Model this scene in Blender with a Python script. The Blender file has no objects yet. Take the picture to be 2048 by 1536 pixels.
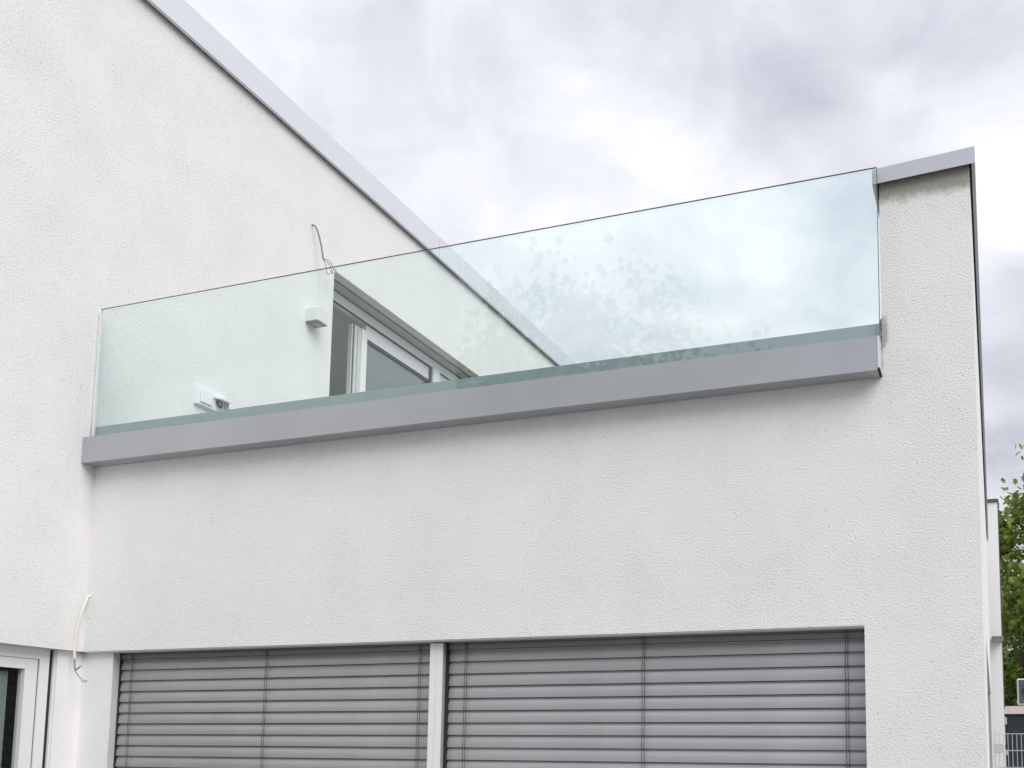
import bpy, bmesh, math, random
import numpy as np
from mathutils import Vector, Matrix, noise as mnoise

S = bpy.context.scene
COL = S.collection
R = math.radians
rnd = random.Random(7)

# ------------------------------------------------------------------ camera
W2, H2 = 2048.0, 1536.0
YAW, PITCH, ROLL = 0.3459, 0.1096, 0.0081
F, PX, PY = 2016.5, 1263.5, 1280.35
cam_d = bpy.data.cameras.new("camera")
cam = bpy.data.objects.new("camera", cam_d)
COL.objects.link(cam)
cam_d.sensor_fit = 'HORIZONTAL'
cam_d.sensor_width = 36.0
cam_d.lens = F / W2 * 36.0
cam_d.shift_x = -(PX - W2 / 2) / W2
cam_d.shift_y = (PY - H2 / 2) / W2
cam_d.clip_end = 3000
cam_d.clip_start = 0.05
fwd = Vector((-math.sin(YAW) * math.cos(PITCH), math.cos(YAW) * math.cos(PITCH), math.sin(PITCH)))
rgt = Vector((math.cos(YAW), math.sin(YAW), 0))
upv = rgt.cross(fwd)
r2 = math.cos(ROLL) * rgt + math.sin(ROLL) * upv
u2 = -math.sin(ROLL) * rgt + math.cos(ROLL) * upv
m = Matrix((r2, u2, -fwd)).transposed().to_4x4()
m.translation = Vector((5.448, -4.8238, 1.6))
cam.matrix_world = m
S.camera = cam

# ------------------------------------------------------------------ exposure, sun, sky
S.view_settings.view_transform = 'Standard'
S.view_settings.look = 'None'
S.view_settings.gamma = 1.0
S.view_settings.use_curve_mapping = False
S.view_settings.exposure = 0.92

SUN_DIR = Vector((0.60, -0.43, 0.67)).normalized()      # towards the sun
sun_d = bpy.data.lights.new("sun", 'SUN')
sun_d.energy = 1.25
sun_d.angle = R(45)
sun_d.color = (1.0, 0.97, 0.94)
sun = bpy.data.objects.new("sun", sun_d)
COL.objects.link(sun)
sun.rotation_euler = (-SUN_DIR).to_track_quat('-Z', 'Y').to_euler()

world = bpy.data.worlds.new("World")
S.world = world
world.use_nodes = True
wt = world.node_tree
wt.nodes.clear()


class NG:
    """small helper to write node graphs"""
    def __init__(self, tree):
        self.t = tree

    def n(self, kind, **kw):
        nd = self.t.nodes.new(kind)
        for k, v in kw.items():
            if k == 'i':
                for kk, vv in v.items():
                    if isinstance(vv, bpy.types.NodeSocket):
                        self.t.links.new(vv, nd.inputs[kk])
                    else:
                        nd.inputs[kk].default_value = vv
            else:
                setattr(nd, k, v)
        return nd

    def math(self, op, a, b=None, clamp=False):
        nd = self.n('ShaderNodeMath', operation=op, use_clamp=clamp)
        for k, v in ((0, a), (1, b)):
            if v is None:
                continue
            if isinstance(v, bpy.types.NodeSocket):
                self.t.links.new(v, nd.inputs[k])
            else:
                nd.inputs[k].default_value = v
        return nd.outputs[0]

    def noise(self, vec, scale, detail=4, rough=0.55, dist=0.0):
        return self.n('ShaderNodeTexNoise', i={'Vector': vec, 'Scale': scale, 'Detail': detail,
                                               'Roughness': rough, 'Distortion': dist}).outputs['Fac']

    def ramp(self, fac, stops, interp='LINEAR'):
        nd = self.n('ShaderNodeValToRGB', i={'Fac': fac})
        cr = nd.color_ramp
        cr.interpolation = interp
        while len(cr.elements) < len(stops):
            cr.elements.new(0.5)
        for e, (p, c) in zip(cr.elements, stops):
            e.position = p
            e.color = (c[0], c[1], c[2], 1) if not isinstance(c, (int, float)) else (c, c, c, 1)
        return nd.outputs['Color']

    def mix(self, fac, a, b, blend='MIX'):
        nd = self.n('ShaderNodeMix', data_type='RGBA', blend_type=blend)
        for k, v in ((0, fac), (6, a), (7, b)):
            if isinstance(v, bpy.types.NodeSocket):
                self.t.links.new(v, nd.inputs[k])
            elif k == 0:
                nd.inputs[0].default_value = v
            else:
                nd.inputs[k].default_value = (v[0], v[1], v[2], 1)
        return nd.outputs[2]


g = NG(wt)
sky = g.n('ShaderNodeTexSky', sky_type='NISHITA', sun_disc=False)
sky.sun_elevation = math.asin(SUN_DIR.z)
sky.sun_rotation = math.atan2(SUN_DIR.x, SUN_DIR.y)
bg_sky = g.n('ShaderNodeBackground', i={'Color': sky.outputs[0], 'Strength': 0.08})
tc = g.n('ShaderNodeTexCoord').outputs['Generated']
sep = g.n('ShaderNodeSeparateXYZ', i={0: tc})
zz = g.math('ADD', g.math('MAXIMUM', sep.outputs[2], 0.0), 0.35)
cu = g.n('ShaderNodeCombineXYZ', i={0: g.math('DIVIDE', sep.outputs[0], zz), 1: g.math('DIVIDE', sep.outputs[1], zz), 2: 0.0}).outputs[0]
n1 = g.noise(cu, 2.7, 5, 0.5, 0.45)
n2 = g.noise(cu, 7.5, 5, 0.55, 0.5)
cl = g.math('ADD', -0.22, g.math('ADD', g.math('MULTIPLY', n1, 0.9), g.math('MULTIPLY', n2, 0.54)))


def blob(d, width, amt):
    dp = g.n('ShaderNodeVectorMath', operation='DOT_PRODUCT')
    wt.links.new(tc, dp.inputs[0])
    dp.inputs[1].default_value = Vector(d).normalized()
    c = math.cos(width)
    mr = g.n('ShaderNodeMapRange', interpolation_type='SMOOTHSTEP',
             i={0: dp.outputs['Value'], 1: c, 2: 1.0, 3: 0.0, 4: amt})
    return mr.outputs[0]


BLOBS = [((-0.05, 0.800, 0.592), 0.22, -0.17), ((-0.180, 0.780, 0.600), 0.12, -0.13), ((-0.330, 0.735, 0.585), 0.12, -0.11),
         ((0.015, 0.872, 0.490), 0.095, 0.16), ((-0.135, 0.835, 0.530), 0.10, 0.07), ((-0.21, 0.83, 0.50), 0.10, 0.05),
         ((0.035, 0.925, 0.379), 0.10, -0.12), ((-0.50, 0.66, 0.56), 0.14, -0.04), ((0.04, 0.955, 0.29), 0.10, -0.10)]
for b in BLOBS:
    cl = g.math('ADD', cl, blob(*b))
ccol = g.ramp(cl, [(0.0, (0.225, 0.232, 0.262)), (0.20, (0.305, 0.315, 0.352)), (0.38, (0.388, 0.397, 0.436)), (0.50, (0.450, 0.456, 0.490)), (0.60, (0.497, 0.50, 0.524)), (0.74, (0.58, 0.58, 0.59))])
grad = g.math('ADD', 0.74, g.math('MULTIPLY', g.math('MAXIMUM', sep.outputs[2], 0.0), 0.72))
bg_cl = g.n('ShaderNodeBackground', i={'Color': ccol, 'Strength': grad})
ms = g.n('ShaderNodeMixShader', i={0: 0.95})
wt.links.new(bg_sky.outputs[0], ms.inputs[1])
wt.links.new(bg_cl.outputs[0], ms.inputs[2])
wo = g.n('ShaderNodeOutputWorld')
wt.links.new(ms.outputs[0], wo.inputs['Surface'])

S.render.engine = 'CYCLES'
S.cycles.max_bounces = 10
S.cycles.transparent_max_bounces = 24
S.cycles.caustics_reflective = False
S.cycles.caustics_refractive = False
S.cycles.use_denoising = True


# ------------------------------------------------------------------ materials
def new_mat(name):
    mt = bpy.data.materials.new(name)
    mt.use_nodes = True
    t = mt.node_tree
    bsdf = t.nodes['Principled BSDF']
    return mt, NG(t), bsdf


def plain(name, col, rough=0.5, metal=0.0, var=0.06, scale=6.0, bump=0.0, bscale=200.0, spec=0.5):
    mt, g, b = new_mat(name)
    co = g.n('ShaderNodeTexCoord').outputs['Object']
    nz = g.noise(co, scale, 4, 0.6)
    c0 = tuple(max(0, c * (1 - var)) for c in col)
    c1 = tuple(min(1, c * (1 + var)) for c in col)
    mt.node_tree.links.new(g.ramp(nz, [(0.3, c0), (0.7, c1)]), b.inputs['Base Color'])
    rr = g.math('ADD', rough - 0.06, g.math('MULTIPLY', g.noise(co, scale * 3, 3), 0.12))
    mt.node_tree.links.new(rr, b.inputs['Roughness'])
    b.inputs['Metallic'].default_value = metal
    b.inputs['Specular IOR Level'].default_value = spec
    if bump:
        bp = g.n('ShaderNodeBump', i={'Height': g.noise(co, bscale, 3), 'Strength': bump, 'Distance': 0.002})
        mt.node_tree.links.new(bp.outputs[0], b.inputs['Normal'])
    return mt


def stucco(name, col, strength=0.8, stains=False):
    mt, g, b = new_mat(name)
    L = mt.node_tree.links.new
    co = g.n('ShaderNodeTexCoord').outputs['Object']
    med = g.noise(co, 6.0, 5, 0.65)
    c = g.mix(g.math('MULTIPLY', med, 0.30), col, tuple(x * f for x, f in zip(col, (0.955, 0.96, 0.955))))
    grain = g.noise(co, 108.0, 5, 0.66, 0.15)
    fine = g.noise(co, 150.0, 3, 0.6)
    pits = g.ramp(g.noise(co, 62.0, 4, 0.65), [(0.31, 0.0), (0.39, 1.0)])
    hgt = g.math('ADD', g.math('ADD', g.math('MULTIPLY', grain, 0.85), g.math('MULTIPLY', fine, 0.22)), g.math('MULTIPLY', pits, 0.22))
    c = g.mix(g.math('SUBTRACT', 1.0, pits), c, tuple(x * 0.78 for x in col))
    patch = g.ramp(g.noise(co, 2.2, 3, 0.6), [(0.3, 0.65), (0.7, 1.0)])
    if stains:
        sx = g.n('ShaderNodeSeparateXYZ', i={0: co})
        nz = g.noise(co, 14.0, 5, 0.7)
        nz2 = g.noise(co, 45.0, 4, 0.7)
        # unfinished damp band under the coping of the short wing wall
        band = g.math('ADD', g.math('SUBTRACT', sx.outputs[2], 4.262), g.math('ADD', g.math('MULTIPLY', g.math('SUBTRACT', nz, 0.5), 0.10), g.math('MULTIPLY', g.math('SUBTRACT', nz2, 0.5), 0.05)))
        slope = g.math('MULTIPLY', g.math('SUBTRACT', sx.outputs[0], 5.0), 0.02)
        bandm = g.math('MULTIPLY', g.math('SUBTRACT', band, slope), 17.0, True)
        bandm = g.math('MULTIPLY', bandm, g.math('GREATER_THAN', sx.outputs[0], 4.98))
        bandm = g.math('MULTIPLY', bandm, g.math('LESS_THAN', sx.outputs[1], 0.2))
        # raw mortar around the end of the grey fascia
        dx = g.math('DIVIDE', g.math('SUBTRACT', sx.outputs[0], 4.985), 0.036)
        dz = g.math('DIVIDE', g.math('SUBTRACT', sx.outputs[2], 3.63), 0.10)
        rr = g.math('SQRT', g.math('ADD', g.math('MULTIPLY', dx, dx), g.math('MULTIPLY', dz, dz)))
        spot = g.math('MULTIPLY', g.math('SUBTRACT', g.math('ADD', 1.0, g.math('MULTIPLY', g.math('SUBTRACT', nz2, 0.5), 1.6)), rr), 3.0, True)
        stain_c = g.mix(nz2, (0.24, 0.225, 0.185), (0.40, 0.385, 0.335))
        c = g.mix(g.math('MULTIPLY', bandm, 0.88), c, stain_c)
        c = g.mix(g.math('MULTIPLY', spot, 0.75), c, (0.36, 0.33, 0.29))
    L(c, b.inputs['Base Color'])
    b.inputs['Roughness'].default_value = 0.92
    b.inputs['Specular IOR Level'].default_value = 0.2
    bp = g.n('ShaderNodeBump', i={'Height': hgt, 'Strength': g.math('MULTIPLY', patch, strength), 'Distance': 0.012})
    L(bp.outputs[0], b.inputs['Normal'])
    return mt


def glass(name, tint, boost=1.0):
    """clear sheet: tinted see-through plus a Schlick mirror term on each face"""
    mt = bpy.data.materials.new(name)
    mt.use_nodes = True
    t = mt.node_tree
    t.nodes.clear()
    g = NG(t)
    geo = g.n('ShaderNodeNewGeometry')
    dp = g.n('ShaderNodeVectorMath', operation='DOT_PRODUCT')
    t.links.new(geo.outputs['Incoming'], dp.inputs[0])
    t.links.new(geo.outputs['Normal'], dp.inputs[1])
    ca = g.math('ABSOLUTE', dp.outputs['Value'])
    fr = g.math('ADD', 0.045 * boost, g.math('MULTIPLY', g.math('POWER', g.math('SUBTRACT', 1.0, ca), 5.0), 1.0 - 0.045 * boost))
    tr = g.n('ShaderNodeBsdfTransparent', i={'Color': (*tint, 1)})
    gl = g.n('ShaderNodeBsdfGlossy', i={'Color': (0.97, 0.99, 1.0, 1), 'Roughness': 0.0})
    mx = g.n('ShaderNodeMixShader', i={0: fr})
    t.links.new(tr.outputs[0], mx.inputs[1])
    t.links.new(gl.outputs[0], mx.inputs[2])
    o = g.n('ShaderNodeOutputMaterial')
    t.links.new(mx.outputs[0], o.inputs['Surface'])
    return mt


def leaf_mat(name, lo, hi):
    mt, g, b = new_mat(name)
    L = mt.node_tree.links.new
    geo = g.n('ShaderNodeNewGeometry')
    co = g.n('ShaderNodeTexCoord').outputs['Object']
    f = g.math('ADD', g.math('MULTIPLY', geo.outputs['Random Per Island'], 0.55), g.math('MULTIPLY', g.noise(co, 1.1, 3), 0.5))
    c = g.ramp(f, [(0.2, lo), (0.85, hi)])
    L(c, b.inputs['Base Color'])
    b.inputs['Roughness'].default_value = 0.45
    tl = g.n('ShaderNodeBsdfTranslucent', i={'Color': c})
    mx = g.n('ShaderNodeMixShader', i={0: 0.5})
    L(b.outputs[0], mx.inputs[1])
    L(tl.outputs[0], mx.inputs[2])
    L(mx.outputs[0], mt.node_tree.nodes['Material Output'].inputs['Surface'])
    return mt


M = dict(
    stucco=stucco('white_stucco', (0.825, 0.820, 0.810), 0.85, True),
    stucco_far=stucco('white_stucco_far', (0.815, 0.812, 0.806), 0.45),
    plaster=plain('smooth_white_plaster', (0.80, 0.795, 0.785), 0.8, var=0.03, scale=4, bump=0.25, bscale=60),
    reveal=plain('soffit_plaster', (0.70, 0.69, 0.67), 0.85, var=0.05, scale=8, bump=0.3, bscale=80),
    fascia=plain('grey_fascia_metal', (0.40, 0.415, 0.44), 0.36, 0.3, var=0.05, scale=1.6),
    coping=plain('silver_coping_metal', (0.71, 0.725, 0.76), 0.26, 0.5, var=0.03, scale=2.0),
    gap=plain('dark_gap', (0.02, 0.02, 0.022), 0.8),
    coping_shaded=plain('shaded_coping_metal', (0.50, 0.515, 0.555), 0.32, 0.4, var=0.04, scale=4.0),  # coping metal again, darkened in colour for the side turned from the light
    channel=plain('channel_metal', (0.33, 0.365, 0.385), 0.4, 0.1, var=0.03),
    glass=glass('balustrade_glass', (0.952, 0.998, 0.988), 1.2),
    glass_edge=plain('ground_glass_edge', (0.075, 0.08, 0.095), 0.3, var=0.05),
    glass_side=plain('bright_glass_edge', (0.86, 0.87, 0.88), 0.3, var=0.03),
    pane=glass('window_glass', (0.84, 0.90, 0.885), 2.6),
    pane_clear=glass('door_glass', (0.90, 0.93, 0.925), 0.2),
    curtain=plain('grey_green_curtain', (0.26, 0.272, 0.268), 0.9, var=0.25, scale=70),
    pvc_grey=plain('grey_white_rail', (0.56, 0.56, 0.55), 0.4),
    pvc=plain('white_window_frame', (0.78, 0.78, 0.785), 0.35, var=0.015),
    rail=plain('grey_rail', (0.42, 0.42, 0.42), 0.4, 0.3, var=0.03),
    slat=plain('grey_slat_metal', (0.40, 0.405, 0.415), 0.40, 0.4, var=0.06, scale=3.0),
    head=plain('blind_head_metal', (0.20, 0.19, 0.195), 0.45, 0.2, var=0.04),
    cord=plain('dark_ladder_cord', (0.06, 0.06, 0.062), 0.7),
    room=plain('room_paint', (0.72, 0.72, 0.71), 0.9),
    floor=plain('room_floor', (0.25, 0.22, 0.19), 0.6),
    lamp=plain('white_lamp_metal', (0.70, 0.70, 0.69), 0.4, var=0.02),
    lens=plain('lamp_lens', (0.30, 0.31, 0.31), 0.15, var=0.05),
    plastic=plain('white_socket_plastic', (0.80, 0.80, 0.81), 0.3, var=0.015),
    dark_rim=plain('dark_lamp_rim', (0.17, 0.17, 0.172), 0.45),
    black=plain('black_plastic', (0.025, 0.025, 0.028), 0.35),
    cable_grey=plain('grey_cable', (0.20, 0.20, 0.21), 0.5),
    cable_white=plain('white_cable', (0.74, 0.73, 0.70), 0.5, var=0.04, scale=40),
    terminal=plain('clear_terminal', (0.62, 0.62, 0.62), 0.25, var=0.08, scale=60),
    mortar=plain('raw_mortar', (0.33, 0.30, 0.27), 0.95, var=0.25, scale=60, bump=0.8, bscale=120),
    paving=plain('pale_paving', (0.27, 0.265, 0.255), 0.85, var=0.12, scale=1.5, bump=0.4, bscale=60),
    dark_coping=plain('anthracite_coping', (0.085, 0.085, 0.095), 0.45, 0.2),
    beige=plain('beige_render', (0.60, 0.55, 0.50), 0.85, var=0.05, scale=5),
    garage_door=plain('dark_green_door', (0.018, 0.026, 0.034), 0.45, var=0.5, scale=9),
    steel=plain('galvanised_steel', (0.55, 0.56, 0.57), 0.4, 0.5, var=0.06, scale=30),
    plate=plain('pale_grey_plate', (0.46, 0.46, 0.46), 0.5, var=0.03),
    grille=plain('dark_grille', (0.075, 0.08, 0.10), 0.5, var=0.2, scale=50),
    bark=plain('tree_bark', (0.075, 0.06, 0.048), 0.9, var=0.35, scale=14, bump=0.8, bscale=30),
    leaf=leaf_mat('maple_leaf', (0.10, 0.16, 0.025), (0.33, 0.43, 0.08)),
    leaf_dark=leaf_mat('dense_leaf', (0.08, 0.14, 0.02), (0.26, 0.36, 0.06)),
)


# ------------------------------------------------------------------ object helpers
def obj(name, bm, mat, parent=None, smooth=False, bevel=0.0):
    me = bpy.data.meshes.new(name)
    if bevel:
        bmesh.ops.bevel(bm, geom=[e for e in bm.edges], offset=bevel, segments=1, affect='EDGES', profile=0.5)
    bmesh.ops.recalc_face_normals(bm, faces=bm.faces)
    bm.to_mesh(me)
    bm.free()
    if smooth:
        for p in me.polygons:
            p.use_smooth = True
    me.materials.append(M[mat] if isinstance(mat, str) else mat)
    o = bpy.data.objects.new(name, me)
    COL.objects.link(o)
    if parent:
        o.parent = parent
    return o


def tag(o, label, cat, group=None, kind=None):
    if label:
        o['label'] = label
    if cat:
        o['category'] = cat
    if group:
        o['group'] = group
    if kind:
        o['kind'] = kind
    return o


def thing(name, label, cat, loc=(0, 0, 0), group=None):
    o = bpy.data.objects.new(name, None)
    o.empty_display_size = 0.2
    o.location = loc
    COL.objects.link(o)
    return tag(o, label, cat, group)


def add_box(bm, x0, x1, y0, y1, z0, z1):
    vs = [bm.verts.new(p) for p in ((x0, y0, z0), (x1, y0, z0), (x1, y1, z0), (x0, y1, z0),
                                    (x0, y0, z1), (x1, y0, z1), (x1, y1, z1), (x0, y1, z1))]
    for f in ((0, 3, 2, 1), (4, 5, 6, 7), (0, 1, 5, 4), (1, 2, 6, 5), (2, 3, 7, 6), (3, 0, 4, 7)):
        bm.faces.new([vs[i] for i in f])
    return vs


def box(name, mat, parent, *dims, bevel=0.0):
    """dims: one or several (x0,x1,y0,y1,z0,z1) joined into one mesh, in the parent's own space"""
    bm = bmesh.new()
    for d in dims:
        add_box(bm, *d)
    return obj(name, bm, mat, parent, bevel=bevel)


def add_prism(bm, prof, a, b, axis):
    """closed 2-D profile extruded from a to b along 'x','y' or 'z'"""
    def P(u, v, w):
        return {'x': (w, u, v), 'y': (u, w, v), 'z': (u, v, w)}[axis]
    A = [bm.verts.new(P(u, v, a)) for u, v in prof]
    B = [bm.verts.new(P(u, v, b)) for u, v in prof]
    n = len(prof)
    for i in range(n):
        j = (i + 1) % n
        bm.faces.new((A[i], A[j], B[j], B[i]))
    bm.faces.new(A[::-1])
    bm.faces.new(B)


def add_tube(bm, pts, rad, seg=8, cap=True):
    pts = [Vector(p) for p in pts]
    if not isinstance(rad, (list, tuple)):
        rad = [rad] * len(pts)
    rings = []
    ref = Vector((0.31, 0.2, 0.93)).normalized()
    for i, p in enumerate(pts):
        d = (pts[min(i + 1, len(pts) - 1)] - pts[max(i - 1, 0)]).normalized()
        s = d.cross(ref)
        if s.length < 1e-3:
            s = d.cross(Vector((1, 0, 0)))
        s.normalize()
        t = s.cross(d).normalized()
        rings.append([bm.verts.new(p + (s * math.cos(2 * math.pi * k / seg) + t * math.sin(2 * math.pi * k / seg)) * rad[i]) for k in range(seg)])
    for a, b in zip(rings, rings[1:]):
        for k in range(seg):
            bm.faces.new((a[k], a[(k + 1) % seg], b[(k + 1) % seg], b[k]))
    if cap:
        bm.faces.new(rings[0][::-1])
        bm.faces.new(rings[-1])


def smooth_path(pts, n=6):
    """Catmull-Rom through the points"""
    P = [Vector(p) for p in pts]
    P = [2 * P[0] - P[1]] + P + [2 * P[-1] - P[-2]]
    out = []
    for i in range(1, len(P) - 2):
        for k in range(n):
            t = k / n
            a, b, c, d = P[i - 1], P[i], P[i + 1], P[i + 2]
            out.append(0.5 * ((2 * b) + (c - a) * t + (2 * a - 5 * b + 4 * c - d) * t * t + (3 * b - a - 3 * c + d) * t ** 3))
    out.append(P[-2])
    return out


def wall_slab(bm, us, vs, solid, thick, put):
    """slab made of cells; put(u, v, w) -> xyz, w from 0 (outer face) to thick (inner face); only outer skin faces"""
    us, vs = sorted(us), sorted(vs)
    on = {(i, j): solid((us[i] + us[i + 1]) / 2, (vs[j] + vs[j + 1]) / 2) for i in range(len(us) - 1) for j in range(len(vs) - 1)}
    cache = {}

    def V(i, j, w):
        k = (i, j, w)
        if k not in cache:
            cache[k] = bm.verts.new(put(us[i], vs[j], w))
        return cache[k]
    for (i, j), s in on.items():
        if not s:
            continue
        for w in (0, thick):
            bm.faces.new((V(i, j, w), V(i + 1, j, w), V(i + 1, j + 1, w), V(i, j + 1, w)))
        for (di, dj, a, b) in ((-1, 0, (i, j), (i, j + 1)), (1, 0, (i + 1, j), (i + 1, j + 1)),
                               (0, -1, (i, j), (i + 1, j)), (0, 1, (i, j + 1), (i + 1, j + 1))):
            if not on.get((i + di, j + dj), False):
                bm.faces.new((V(*a, 0), V(*b, 0), V(*b, thick), V(*a, thick)))


# ------------------------------------------------------------------ key measures
WX = 5.4086          # outer face of the right-hand side wall
XE = 4.9844          # right end of the grey fascia
ZL = 2.2             # lintel
ZB0, ZB1, YB = 3.4007, 3.5689, 0.1106
ZH, YJ, YK = 5.859, 2.364, 6.1      # balcony door opening: head, near jamb, far jamb
YN, YF = -4.68, 9.3                 # ends of the left wall

# ------------------------------------------------------------------ ground
bm = bmesh.new()
s = 900
bm.faces.new([bm.verts.new(p) for p in ((-s, -s, 0), (s, -s, 0), (s, s, 0), (-s, s, 0))])
gr = obj('ground', bm, 'paving')
tag(gr, None, None, kind='structure')

# ------------------------------------------------------------------ the house
house = thing('house', 'white stucco house with flat roofs, roof terrace and two lowered grey blinds', 'house')

# front wall with the wide blind opening and the wing wall right of the terrace
bm = bmesh.new()
wall_slab(bm, [0.0, 0.2, 4.8786, XE + 0.001, WX], [0, ZL, 3.44, 4.40],
          lambda u, v: (v > ZL and v < 3.44) or u > XE or (v < ZL and u > 4.8786),
          0.14, lambda u, v, w: (u, w, v))
for v in bm.verts:
    if v.co.z > 4.39:
        v.co.z = 4.395 + (v.co.x - XE) * 0.05
    v.co.x = min(v.co.x, WX)
front = obj('front_wall', bm, 'stucco', house)
# side wall with the long recessed opening
bm = bmesh.new()
wall_slab(bm, [0.1405, 1.7, 7.6, 9.06], [0, 2.3, 3.44, 4.40], lambda u, v: not (1.7 < u < 7.6 and v < 2.3),
          0.4236, lambda u, v, w: (WX - w, u, v))
obj('side_wall', bm, 'stucco', house)
# left wall, one storey higher
bm = bmesh.new()
wall_slab(bm, [YN, -3.3, -0.18, 0.0, YJ, YK, YF], [0, ZL, 3.35, 3.50, ZH, 6.90],
          lambda u, v: not (YJ < u < YK and 3.50 < v < ZH) and not (-3.3 < u < 0.0 and v < ZL) and not (u > 0 and v < 3.35),
          0.34, lambda u, v, w: (-w, u, v))
obj('left_wall', bm, 'stucco', house)
# recessed smooth corner between the door and the blinds
box('corner_pier', 'plaster', house, (-0.30, -0.045, -0.142, 0.045, 0, ZL - 0.001), (-0.0449, 0.205, 0.0451, 0.30, 0, 2.193))
# lintel underside boards, closing the slot above the blinds
box('lintel_bead', 'reveal', house, (0.0, 4.8784, 0.006, 0.085, 2.1935, ZL - 0.0005))
box('blind_slot', 'gap', house, (0.2, 4.95, 0.262, 0.30, 0.0, 2.6), (0.2, 4.95, 0.142, 0.26, 2.4, 2.6))
# bodies of the house behind the skins
box('rear_wall', 'plaster', house, (-7.5, -7.2, YN, YF, 0, 6.9), (-7.2, -0.341, YF - 0.3, YF, 0, 6.9), (-7.2, -0.341, YN, YN + 0.3, 0, 6.9),
    (0.0, 4.98, 8.7, 9.05, 0, 4.2))
box('terrace_floor', 'paving', house, (0.001, XE - 0.001, 0.142, 8.69, 3.30, 3.438))
box('roof', 'paving', house, (-7.5, -0.02, YN + 0.02, YF - 0.02, 6.70, 6.88))
box('interior_wall', 'room', house, (-4.4, -4.3, 0.6, 8.2, 3.4, 6.3), (-4.3, -0.341, 0.5, 0.6, 3.4, 6.3), (-4.3, -0.341, 8.2, 8.3, 3.4, 6.3),
    (-4.3, -0.341, 0.6, 8.2, 6.2, 6.3), (-4.3, -0.30, 0.6, 8.2, 3.35, 3.47))
box('ground_floor_room', 'room', house, (-3.5, -3.4, -4.3, 0.5, 0.0, 2.6), (-3.4, -0.341, -4.35, -4.3, 0, 2.6), (-3.4, -0.341, 0.5, 0.55, 0, 2.6),
    (-3.4, -0.341, -4.3, 0.5, 2.6, 2.65))


# roof edge of the tall wall: dark slot, fascia lengths with a joint, folded drip
def coping_piece(name, y0, y1):
    bm = bmesh.new()
    prof = [(0.050, 6.780), (0.050, 7.006), (0.040, 7.014), (-0.40, 6.985), (-0.40, 6.96), (0.038, 6.988), (0.044, 6.984), (0.044, 6.786), (0.030, 6.776), (0.032, 6.772)]
    add_prism(bm, prof, y0, y1, 'y')
    return obj(name, bm, 'coping', house)


coping_piece('roof_coping', YN - 0.03, 0.046)
coping_piece('roof_coping', 0.05, 4.044)
coping_piece('roof_coping', 4.048, 8.044)
coping_piece('roof_coping', 8.048, YF + 0.03)
box('coping_gap', 'gap', house, (0.001, 0.036, YN, YF, 6.84, 6.97))

# parapet coping over the wing wall and side wall (leans in towards the terrace)
bm = bmesh.new()
xa, xb = 4.956, 5.435
t = 0.004
prof = [(xa, 4.376), (xa, 4.449), (xb, 4.474), (xb, 4.395), (xb - 0.016, 4.392), (xb - 0.016, 4.396), (xb - t, 4.399), (xb - t, 4.474 - t), (xa + t, 4.449 - t), (xa + t, 4.380), (xa + 0.014, 4.377), (xa + 0.014, 4.373)]
add_prism(bm, prof, -0.03, 9.09, 'y')
obj('parapet_coping', bm, 'coping_shaded', house)
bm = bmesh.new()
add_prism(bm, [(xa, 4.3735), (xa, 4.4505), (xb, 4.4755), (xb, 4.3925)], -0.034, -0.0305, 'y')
obj('coping_end_plate', bm, 'coping_shaded', house)
box('parapet_gap', 'gap', house, (xa + 0.006, XE + 0.0, 0.03, 9.0, 4.385, 4.42), (WX + 0.0015, xb - 0.006, 0.02, 9.0, 4.401, 4.43), (XE, WX - 0.01, -0.028, -0.002, 4.405, 4.425))

# raw mortar where the fascia dies into the wing wall
bm = bmesh.new()
rr = random.Random(3)
for k in range(26):
    z = 3.50 + 0.21 * rr.random()
    w = 0.008 + 0.010 * rr.random()
    x = XE - 0.010 + 0.012 * rr.random()
    y = 0.02 + 0.10 * rr.random()
    bmesh.ops.create_icosphere(bm, subdivisions=1, radius=w, matrix=Matrix.Translation((x, y, z)) @ Matrix.Diagonal((0.9, 1.2, 1.6, 1)))
obj('mortar_patch', bm, 'mortar', house, smooth=True)

# terrace door in the left wall
win = box('terrace_door', 'pvc', house,
          (-0.30, -0.215, YJ, YK, 5.742, ZH),                       # head
          (-0.30, -0.215, YK - 0.08, YK, 3.47, 5.742),
          (-0.30, -0.200, 4.41, 4.545, 3.47, 5.742))                # mullion
box('soffit', 'reveal', win, (-0.098, -0.001, YJ + 0.001, YK - 0.001, ZH - 0.004, ZH - 0.001))
box('blind_box', 'rail', win, (-0.212, -0.112, YJ + 0.001, YK - 0.001, ZH - 0.016, ZH - 0.001))
box('track_gap', 'gap', win, (-0.112, -0.098, YJ + 0.001, YK - 0.001, ZH - 0.002, ZH - 0.0005), (-0.217, -0.2125, YJ + 0.002, YK - 0.002, ZH - 0.03, ZH - 0.002),
    (-0.236, -0.2155, YJ + 0.002, YK - 0.09, 5.734, 5.7415))
box('sash', 'pvc', win, (-0.285, -0.225, 3.130, 3.215, 3.50, 5.66), (-0.285, -0.24, 3.215, 4.40, 5.60, 5.7335))
box('gasket', 'black', win, (-0.275, -0.235, 3.004, 3.014, 3.50, 5.645), (-0.27, -0.232, 3.058, 3.072, 3.5, 5.65), (-0.28, -0.222, 4.378, 4.4095, 3.5, 5.73),
    (-0.2795, -0.2415, 3.2155, 4.378, 5.575, 5.5995), (-0.275, -0.23, 4.5455, 4.556, 3.5, 5.735))
box('sash_edge', 'pvc_grey', win, (-0.28, -0.24, 2.985, 3.003, 3.5, 5.652), (-0.28, -0.226, 3.015, 3.057, 3.5, 5.652), (-0.28, -0.236, 3.073, 3.129, 3.5, 5.66))
box('glass_pane', 'pane', win, (-0.272, -0.262, 3.216, 4.376, 3.5, 5.574))
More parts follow.
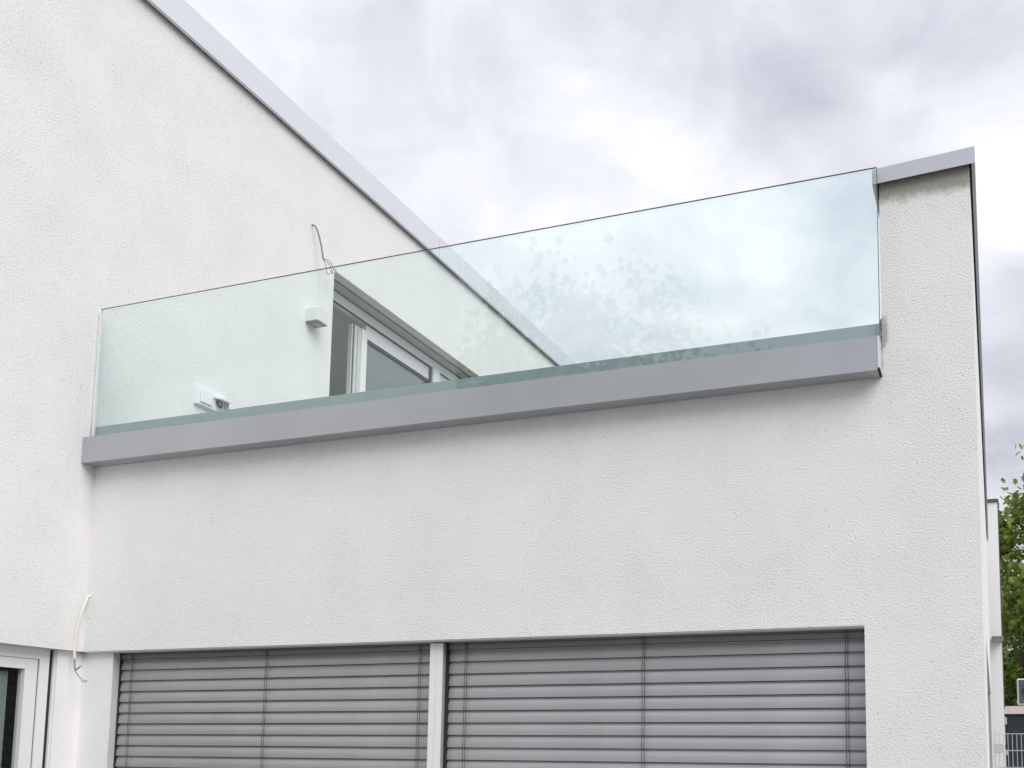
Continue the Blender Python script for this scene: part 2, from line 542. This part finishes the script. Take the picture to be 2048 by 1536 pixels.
box('glass_pane', 'pane', win, (-0.272, -0.262, 4.557, YK - 0.081, 3.5, 5.735))
box('sash', 'pvc', win, (-0.285, -0.235, 4.557, YK - 0.081, 5.655, 5.7335))

# ground-floor door at the left
dr = box('patio_door', 'pvc', house, (-0.14, -0.079, -3.3, -0.169, 2.133, ZL - 0.001), (-0.14, -0.079, -0.235, -0.169, 0.0, 2.133))
box('sash', 'pvc', dr, (-0.14, -0.086, -3.2, -0.243, 2.068, 2.131), (-0.14, -0.086, -0.327, -0.243, 0.05, 2.068))
box('gasket', 'black', dr, (-0.13, -0.0895, -0.2425, -0.2355, 0.05, 2.132), (-0.13, -0.0895, -3.2, -0.2425, 2.1312, 2.1328))
box('glass_pane', 'pane_clear', dr, (-0.128, -0.118, -3.2, -0.3275, 0.05, 2.0675))
box('interior_blind', 'curtain', dr, (-0.150, -0.143, -3.2, -0.392, 0.05, 2.05))
box('guide_slot', 'gap', dr, (-0.14, -0.083, -0.1685, -0.146, 0.0, ZL - 0.002))
box('guide_rail', 'pvc', dr, (-0.14, -0.066, -0.1455, -0.128, 0.0, ZL - 0.008))

# frame of the wide window behind the blinds
fw = box('window', 'pvc', house, (0.206, 4.95, 0.20, 0.26, 0, 0.12))
box('glass_pane', 'pane', fw, (0.26, 2.46, 0.222, 0.240, 0.121, 2.3))
box('glass_pane', 'pane', fw, (2.63, 4.94, 0.222, 0.240, 0.121, 2.3))
box('mullion', 'pvc', fw, (2.500, 2.5385, 0.050, 0.25, 0.121, 2.187))
box('mullion', 'pvc', fw, (2.5400, 2.5790, 0.050, 0.25, 0.121, 2.187))
box('groove', 'gap', fw, (2.5385, 2.5400, 0.054, 0.24, 0.121, 2.186))
box('guide_rail', 'rail', fw, (2.5792, 2.5802, 0.056, 0.195, 0.121, 2.186))
box('guide_rail', 'pvc_grey', fw, (0.2052, 0.2066, 0.050, 0.195, 0.121, 2.19))
box('guide_slot', 'gap', fw, (2.5804, 2.5888, 0.084, 0.20, 0.121, 2.2))
box('guide_slot', 'gap', fw, (0.2068, 0.2120, 0.098, 0.20, 0.121, 2.2))


# ------------------------------------------------------------------ lowered venetian blinds
PITCH_S = 0.0678
YBL = 0.112


def slat_profile():
    # closed thin section: rain-shedding slat, lower edge forward, rolled rims; (y, z) with z = 0 at the lower rim
    front = [(-0.0035, 0.0045)]
    for k in range(1, 7):
        a = k / 6
        front.append((-0.0035 + 0.0125 * a - 0.0040 * math.sin(math.pi * a), 0.0045 + a * 0.0565))
    prof = [(0.0005, 0.0012), (-0.0010, -0.0003), (-0.0032, 0.0002), (-0.0048, 0.0020), (-0.0046, 0.0042)] + front
    prof += [(0.0058, 0.0622), (0.0050, 0.0645), (0.0070, 0.0658), (0.0110, 0.0645)]
    back = [(y + 0.0022, z - 0.0006) for y, z in front[::-1]]
    return prof + back + [(-0.0010, 0.0036)]


def blind(x0, x1, cords, label):
    b = thing('venetian_blind', label, 'blind', (x0, YBL, 0), 'lowered blinds over the wide window')
    w = x1 - x0
    bm = bmesh.new()
    add_prism(bm, [(-0.009, 2.1545), (0.03, 2.1545), (0.03, 2.33), (-0.004, 2.33), (-0.004, 2.186), (-0.009, 2.181)], 0, w, 'x')
    obj('head_rail', bm, 'head', b)
    bm = bmesh.new()
    add_prism(bm, slat_profile(), 0, w, 'x')
    first = obj('slat', bm, 'slat', b, smooth=False)
    first.location = (0, 0, 2.155 - PITCH_S)
    n = 29
    for k in range(1, n):
        o = first.copy()
        COL.objects.link(o)
        o.parent = b
        o.location = (rnd.uniform(-0.0015, 0.0015), 0, 2.155 - PITCH_S * (k + 1))
        o.rotation_euler = (R(rnd.uniform(-0.55, 0.55)), 0, 0)
    zb = 2.155 - PITCH_S * n
    box('bottom_rail', 'slat', b, (0, w, -0.012, 0.02, zb - 0.03, zb - 0.008))
    for cx in cords:
        bm = bmesh.new()
        x = cx - x0
        for off, sd in ((-0.006, 0.0), (0.007, 1.0)):
            pts = []
            for k in range(n + 1):
                z = 2.155 - PITCH_S * k
                pts.append((x + off + 0.0012 * math.sin(k * 2.1 + sd), -0.0135, z + 0.003))
                pts.append((x + off + 0.0015 * math.sin(k * 1.3 + 2 + sd), -0.0125, z - 0.03))
            add_tube(bm, [(x + off, -0.0145, 2.22)] + pts, 0.0015, 5)
        for k in range(n + 1):
            z = 2.155 - PITCH_S * k
            bmesh.ops.create_icosphere(bm, subdivisions=1, radius=0.0046, matrix=Matrix.Translation((x + 0.004, -0.0125, z - 0.001)))
        obj('ladder_cord', bm, 'cord', b, smooth=True)
    return b


blind(0.213, 2.496, (0.308, 1.348, 2.406), 'lowered grey slatted blind left of the white mullion, beside the corner pier')
blind(2.5895, 4.874, (2.699, 3.739, 4.779), 'lowered grey slatted blind right of the white mullion, under the right wing wall')

# ------------------------------------------------------------------ glass balustrade
bal = thing('glass_balustrade', 'frameless tinted glass balustrade on a grey metal fascia along the roof terrace', 'balustrade', (0, 0, ZB0))
dz = -ZB0


def bbox(name, mat, *dims, bevel=0.0):
    return box(name, mat, bal, *[(d[0], d[1], d[2], d[3], d[4] + dz, d[5] + dz) for d in dims], bevel=bevel)


YG = -0.0606
fa = bbox('fascia', 'fascia', (0.0015, 4.972, -YB, -0.0015, ZB0, ZB1))
# end cap with two dark slots
box('end_cap', 'coping', fa, (4.9735, 4.9836, -YB + 0.002, -0.002, 0.012, ZB1 + dz + 0.0))
box('cap_slot', 'gap', fa, (4.9722, 4.9842, -YB + 0.008, -0.066, 0.0005, 0.006), (4.9722, 4.9842, -0.056, -0.004, 0.0005, 0.006))
bbox('channel_profile', 'channel', (0.006, 1.3585, -0.045, -0.002, ZB1 + 0.001, 3.655))
bbox('channel_profile', 'channel', (1.3605, 4.9800, -0.045, -0.002, ZB1 + 0.001, 3.655))
gp = bbox('glass_pane', 'glass', (0.0369, 4.9807, YG - 0.0085, YG + 0.0085, ZB1 + 0.001, 4.4362))
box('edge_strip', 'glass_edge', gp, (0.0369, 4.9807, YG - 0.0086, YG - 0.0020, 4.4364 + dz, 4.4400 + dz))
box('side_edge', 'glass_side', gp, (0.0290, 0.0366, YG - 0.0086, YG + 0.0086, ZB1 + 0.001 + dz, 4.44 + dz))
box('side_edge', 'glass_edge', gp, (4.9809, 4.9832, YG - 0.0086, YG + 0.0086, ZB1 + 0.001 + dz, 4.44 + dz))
# small upstand strip on the left wall behind the glass
box('wall_flashing', 'coping', house, (0.001, 0.014, -0.04, 2.2, 3.66, 3.70))

# ------------------------------------------------------------------ things on the left wall
lamp = thing('wall_lamp', 'white cube wall lamp beside the terrace door, seen through the glass', 'lamp', (0, 2.0, 5.222))
box('lamp_body', 'lamp', lamp, (0.0, 0.124, 0.0, 0.14, 0.006, 0.122), bevel=0.003)
box('lamp_rim', 'dark_rim', lamp, (0.004, 0.122, 0.002, 0.138, 0.0, 0.0055))
bm = bmesh.new()
add_tube(bm, [(0.066, 0.07, -0.004), (0.066, 0.07, 0.006)], 0.040, 16)
obj('lamp_lens', bm, 'lens', lamp)

so = thing('wall_socket', 'white twin outdoor socket with its right flap lifted, low on the left wall', 'socket', (0, 0.80, 4.10))
box('back_box', 'plastic', so, (0.0, 0.022, 0, 0.305, 0.0, 0.143), bevel=0.002)
box('front_plate', 'plastic', so, (0.0235, 0.032, 0.004, 0.301, 0.003, 0.140), bevel=0.002)
box('flap', 'plastic', so, (0.033, 0.046, 0.030, 0.142, 0.022, 0.118), bevel=0.003)
bm = bmesh.new()
add_prism(bm, [(0.034, 0.092), (0.112, 0.072), (0.114, 0.082), (0.036, 0.106)], 0.158, 0.272, 'y')
obj('flap', bm, 'plastic', so)['label'] = 'lifted white flap'
bm = bmesh.new()
add_tube(bm, [(0.0325, 0.215, 0.066), (0.040, 0.215, 0.066)], 0.043, 20)
obj('socket_ring', bm, 'plastic', so)
bm = bmesh.new()
add_tube(bm, [(0.0405, 0.215, 0.066), (0.043, 0.215, 0.066)], 0.036, 20)
obj('socket_well', bm, 'black', so)
bm = bmesh.new()
add_tube(bm, [(0.0435, 0.218, 0.066), (0.050, 0.218, 0.066)], 0.015, 14)
obj('pin_plate', bm, 'plate', so)
box('hinge_arm', 'rail', so, (0.060, 0.085, 0.240, 0.246, 0.020, 0.086), (0.060, 0.085, 0.258, 0.264, 0.005, 0.080))
bm = bmesh.new()
add_tube(bm, smooth_path([(0.08, 0.268, 0.084), (0.07, 0.285, 0.05), (0.05, 0.30, 0.01), (0.04, 0.306, -0.06)]), 0.0012, 5)
obj('cord', bm, 'cable_white', so)


def terminal(bm, p, d, s=0.012):
    d = Vector(d).normalized()
    q = d.to_track_quat('X', 'Z').to_matrix().to_4x4()
    vs = add_box(bm, 0, 2.1 * s, -s, s, -0.75 * s, 0.75 * s)
    for v in vs:
        if v.co.x > s:
            v.co.y *= 1.2
        v.co = Matrix.Translation(p) @ q @ v.co


uc = thing('loose_cable', 'thin grey cable hanging from the stucco above the terrace door, three wires with terminals', 'cable', (0, 2.033, 6.107))
O = Vector((0, 2.033, 6.107))


def rel(pts, O):
    return [Vector(p) - O for p in pts]


bm = bmesh.new()
add_tube(bm, rel(smooth_path([(-0.02, 2.03, 6.10), (0.012, 2.030, 6.108), (0.045, 2.037, 6.075), (0.07, 2.059, 5.976), (0.088, 2.074, 5.867), (0.09, 2.084, 5.815)]), O), 0.0072, 8)
obj('sheath', bm, 'cable_grey', uc, smooth=True)
ends = [((0.09, 2.084, 5.815), (0.10, 2.108, 5.77), (0.11, 2.124, 5.722)), ((0.09, 2.084, 5.815), (0.10, 2.15, 5.80), (0.10, 2.195, 5.763)), ((0.09, 2.086, 5.815), (0.105, 2.15, 5.825), (0.10, 2.225, 5.79))]
for e in ends:
    bm = bmesh.new()
    add_tube(bm, rel(smooth_path(e), O), 0.0032, 6)
    w = obj('wire', bm, 'cable_grey', uc, smooth=True)
    bm = bmesh.new()
    terminal(bm, Vector(e[-1]) - O, (Vector(e[-1]) - Vector(e[-2])), 0.014)
    obj('terminal', bm, 'terminal', w)

O = Vector((0.028, 0.0, 2.558))
lc = thing('loose_cable', 'white sheathed cable hanging from the inner corner over the corner pier', 'cable', O)
bm = bmesh.new()
add_tube(bm, rel(smooth_path([(0.028, 0.03, 2.56), (0.029, -0.012, 2.552), (0.037, -0.04, 2.505), (0.031, -0.06, 2.434), (0.017, -0.07, 2.337), (0.006, -0.07, 2.236), (0.008, -0.065, 2.142)]), O), 0.0078, 8)
obj('sheath', bm, 'cable_white', lc, smooth=True)
for e, rad in (([(0.008, -0.065, 2.150), (0.009, -0.062, 2.11), (0.013, -0.06, 2.076)], 0.0045), ([(0.013, -0.06, 2.076), (0.036, -0.06, 2.085), (0.058, -0.06, 2.102)], 0.0028),
               ([(0.010, -0.06, 2.082), (0.030, -0.058, 2.09), (0.054, -0.056, 2.106)], 0.0022)):
    bm = bmesh.new()
    add_tube(bm, rel(smooth_path(e), O), rad, 6)
    obj('wire', bm, 'cable_grey', lc, smooth=True)
e = [(0.013, -0.06, 2.076), (0.045, -0.06, 2.041), (0.080, -0.06, 2.014)]
bm = bmesh.new()
add_tube(bm, rel(smooth_path(e), O), 0.0030, 6)
w = obj('wire', bm, 'cable_grey', lc, smooth=True)
bm = bmesh.new()
terminal(bm, Vector(e[-1]) - O, (1, 0, -0.35), 0.012)
obj('terminal', bm, 'terminal', w)

# ------------------------------------------------------------------ recess in the side wall
box('side_window', 'rail', house, (5.10, 5.20, 1.705, 7.54, 0, 2.295), (5.10, WX - 0.006, 7.545, 7.598, 0, 2.297))

# ------------------------------------------------------------------ neighbour house and its lamp
YH = 9.5
nb = thing('neighbour_house', 'narrow white rendered house end with dark coping beyond the side wall', 'house', (5.56, YH, 0))
bm = bmesh.new()
add_box(bm, -3.2, 0.0, 0.0, 3.6, 0, 5.012)
w = obj('wall', bm, 'stucco_far', nb)
box('roof_coping', 'dark_coping', nb, (-3.22, 0.006, -0.02, 3.62, 5.013, 5.056), (0.0065, 0.016, 0.0, 3.6, 4.90, 5.05))
box('corner_trim', 'dark_coping', nb, (0.001, 0.012, 0.03, 0.06, 2.2, 4.89))
wl = thing('wall_lamp', 'small grey box lamp high on the white house end near the fence', 'lamp', (5.435, YH, 3.10))
box('lamp_body', 'dark_rim', wl, (0.0, 0.150, -0.20, -0.0015, 0.012, 0.055), bevel=0.004)
box('lamp_lens', 'lens', wl, (0.004, 0.146, -0.196, -0.003, 0.0, 0.0115))

# ------------------------------------------------------------------ garage, heat pump
ga = thing('garage', 'low beige garage with dark green glazed door behind the wire fence', 'garage', (5.56, 16.0, 0))
box('wall', 'beige', ga, (0.0, 0.062, 0.0, 5.0, 0, 2.37), (3.2, 3.5, 0, 5.0, 0, 2.37), (0.063, 3.2, 4.8, 5.0, 0, 2.37))
box('lintel', 'beige', ga, (-0.01, 3.52, -0.03, 5.0, 2.372, 2.522))
dd = box('door', 'garage_door', ga, (0.064, 3.195, 0.05, 0.11, 0.02, 2.368))
for k in range(6):
    box('door_panel', 'garage_door', dd, (0.10 + k * 0.52, 0.10 + k * 0.52 + 0.47, 0.038, 0.0495, 0.08, 2.33), bevel=0.004)
box('hinge', 'plate', dd, (0.035, 0.098, -0.022, 0.0, 2.17, 2.31), bevel=0.004)
box('hinge', 'plate', dd, (0.035, 0.098, -0.022, 0.0, 1.58, 1.68), bevel=0.004)
box('latch', 'black', dd, (0.030, 0.080, -0.020, 0.0, 1.70, 1.78), bevel=0.004)
hp = thing('heat_pump', 'white boxed heat pump with dark round fan grille on the garage roof', 'heat pump', (5.868, 16.0, 2.523))
box('casing', 'lamp', hp, (0, 0.92, 0.10, 0.42, 0.03, 0.535), bevel=0.012)
box('foot', 'rail', hp, (0.10, 0.16, 0.12, 0.40, 0.0, 0.029))
box('foot', 'rail', hp, (0.76, 0.82, 0.12, 0.40, 0.0, 0.029))
gl = box('front_grille', 'grille', hp, (0.028, 0.892, 0.085, 0.0985, 0.055, 0.512), bevel=0.004)
bm = bmesh.new()
add_tube(bm, [(0.28, 0.083, 0.28), (0.28, 0.0845, 0.28)], 0.205, 28)
obj('fan_opening', bm, 'black', gl)
bm = bmesh.new()
for k in range(5):
    a = k * 2 * math.pi / 5
    c, s_ = math.cos(a), math.sin(a)
    vs = []
    for (rd, wd, yy) in ((0.04, -0.02, 0.080), (0.19, -0.06, 0.081), (0.19, 0.05, 0.075), (0.04, 0.02, 0.078)):
        vs.append(bm.verts.new((0.28 + c * rd - s_ * wd, yy, 0.28 + s_ * rd + c * wd)))
    bm.faces.new(vs)
add_tube(bm, [(0.28, 0.072, 0.28), (0.28, 0.082, 0.28)], 0.045, 14)
obj('fan', bm, 'grille', gl)

# ------------------------------------------------------------------ wire mesh fence and plate
YFN = 8.2
fe = thing('wire_fence', 'galvanised double wire mesh fence panel in front of the garage', 'fence', (5.434, YFN, 0))
bm = bmesh.new()
add_tube(bm, [(0, 0, 0.05), (0, 0, 1.848)], 0.0035, 6)
v0 = obj('vertical_rod', bm, 'steel', fe)
for k in range(1, 51):
    o = v0.copy()
    COL.objects.link(o)
    o.parent = fe
    o.location = (0.05 * k, 0, 0)
bm = bmesh.new()
add_tube(bm, [(-0.01, -0.007, 0), (2.51, -0.007, 0)], 0.0045, 6)
h0 = obj('horizontal_rod', bm, 'steel', fe)
h0.location = (0, 0, 1.843)
for k in range(0, 10):
    for yy in (0, 0.014):
        if k == 0 and yy == 0:
            continue
        o = h0.copy()
        COL.objects.link(o)
        o.parent = fe
        o.location = (0, yy, 1.843 - 0.2 * k)
p0 = box('post', 'steel', fe, (2.52, 2.58, 0.01, 0.05, 0, 1.90))
pl = box('letter_plate', 'plate', None, (0, 0.117, -0.040, -0.013, 0, 0.110), bevel=0.004)
pl.name = 'fence_plate'
pl.location = (5.419, YFN, 1.619)
tag(pl, 'plain pale grey plate clipped to the wire fence beside the wall', 'plate')


# ------------------------------------------------------------------ trees
def make_tree(name, label, base, H, rx, z0, nclump, nleaf, leaf, seed, leafmat='leaf', spread=0.42, group=None):
    rg = np.random.RandomState(seed)
    t = thing(name, label, 'tree', base, group)
    bm = bmesh.new()
    trunk = [Vector((0, 0, -0.1))]
    nseg = 9
    for k in range(1, nseg + 1):
        trunk.append(Vector((0.10 * math.sin(k * 1.3 + seed), 0.10 * math.cos(k * 0.9 + seed), H * 0.86 * k / nseg)) * 1.0)
    tr = 0.030 * H
    add_tube(bm, trunk, [tr * (1.25 if k == 0 else 1) * (1 - 0.93 * k / nseg) for k in range(nseg + 1)], 9)
    # clump centres inside an uneven crown
    cc = []
    zc, rz = (H + z0) / 2, (H - z0) / 2
    while len(cc) < nclump:
        p = rg.uniform(-1, 1, 3)
        r = np.linalg.norm(p)
        if r > 1 or r < 0.25:
            continue
        bump_ = 0.82 + 0.30 * mnoise.noise(Vector((p[0] * 1.7 + seed, p[1] * 1.7, p[2] * 1.7)))
        wd = 1.0 - 0.35 * max(p[2], 0)
        if r > bump_ + 0.12:
            continue
        cc.append(Vector((p[0] * rx * wd, p[1] * rx * wd, zc + p[2] * rz)))
    # limbs: each clump hangs on a branch that leaves the trunk lower down
    limbs = []
    nl = 16
    for k in range(nl):
        a = k * 2.4 + seed
        zs = z0 * 0.55 + (H * 0.72 - z0 * 0.55) * k / nl
        L = rx * (0.80 - 0.35 * k / nl) * rg.uniform(0.8, 1.05)
        st = Vector((0, 0, zs))
        pts = [st]
        for j in range(1, 6):
            f = j / 5
            pts.append(st + Vector((math.cos(a + 0.25 * math.sin(3 * f)) * L * f, math.sin(a + 0.25 * math.sin(3 * f)) * L * f, (0.62 * L) * f ** 0.8 + 0.12 * math.sin(5 * f + k))))
        add_tube(bm, pts, [tr * 0.42 * (1 - 0.85 * j / 5) for j in range(6)], 6)
        limbs += pts[2:]
    nodes = limbs + trunk[4:]
    for c in cc:
        q = min(nodes, key=lambda n_: (n_ - c).length + (0.8 if n_.z > c.z else 0))
        mid = (q + c) / 2 + Vector(rg.uniform(-0.15, 0.15, 3))
        add_tube(bm, [q, mid, c], [0.022, 0.014, 0.006], 5, cap=False)
        for j in range(4):
            e = c + Vector(rg.normal(0, spread * 0.9, 3))
            add_tube(bm, [mid.lerp(c, 0.6), e], [0.008, 0.003], 4, cap=False)
    obj('trunk', bm, 'bark', t, smooth=True)
    # leaves: five-lobed, folded, hanging
    cen = np.array([list(c) for c in cc])
    idx = rg.randint(0, len(cc), nleaf)
    sz = (0.55 + 0.8 * rg.rand(len(cc)))[idx, None]
    pos = cen[idx] + rg.normal(0, spread, (nleaf, 3)) * np.array([1, 1, 0.75]) * sz
    outl = np.array([(0, -0.5, 0), (0.42, -0.30, -.05), (0.30, -0.02, 0.02), (0.50, 0.28, -.08), (0.16, 0.22, 0.03), (0, 0.62, -.12),
                     (-0.16, 0.22, 0.03), (-0.50, 0.28, -.08), (-0.30, -0.02, 0.02), (-0.42, -0.30, -.05)])
    nv = len(outl)
    yaw = rg.uniform(0, 2 * np.pi, nleaf)
    tilt = rg.normal(0.75, 0.45, nleaf)
    rol = rg.normal(0, 0.5, nleaf)
    sc = leaf * rg.uniform(0.65, 1.2, nleaf)
    P = outl[None] * sc[:, None, None]
    cr_, sr_ = np.cos(rol)[:, None], np.sin(rol)[:, None]
    x, y, z = P[..., 0], P[..., 1], P[..., 2]
    x, z = x * cr_ + z * sr_, -x * sr_ + z * cr_
    ct, st_ = np.cos(-tilt)[:, None], np.sin(-tilt)[:, None]
    y, z = y * ct - z * st_, y * st_ + z * ct
    cy_, sy_ = np.cos(yaw)[:, None], np.sin(yaw)[:, None]
    x, y = x * cy_ - y * sy_, x * sy_ + y * cy_
    V = np.stack([x, y, z], -1) + pos[:, None]
    V = V.reshape(-1, 3)
    me = bpy.data.meshes.new('crown')
    me.vertices.add(len(V))
    me.vertices.foreach_set('co', V.astype(np.float32).ravel())
    me.loops.add(len(V))
    me.loops.foreach_set('vertex_index', np.arange(len(V), dtype=np.int32))
    me.polygons.add(nleaf)
    me.polygons.foreach_set('loop_start', np.arange(0, len(V), nv, dtype=np.int32))
    me.polygons.foreach_set('loop_total', np.full(nleaf, nv, dtype=np.int32))
    me.update()
    me.validate()
    me.materials.append(M[leafmat])
    o = bpy.data.objects.new('crown', me)
    COL.objects.link(o)
    o.parent = t
    return t


make_tree('maple_tree', 'tall loose fresh green maple rising beyond the white house end', (8.15, 22.0, 0), 10.7, 3.05, 2.4, 170, 23000, 0.17, 5, spread=0.34)
make_tree('bushy_tree', 'dense dark green bushy tree behind the garage roof', (8.0, 26.0, 0), 7.2, 3.2, 1.0, 130, 24000, 0.17, 11, 'leaf_dark', spread=0.45)
make_tree('broad_tree', 'broad leafy tree across the yard, mirrored faintly in the balustrade glass', (-3.4, -17.5, 0), 13.4, 5.2, 3.6, 120, 12500, 0.22, 23, spread=0.5)
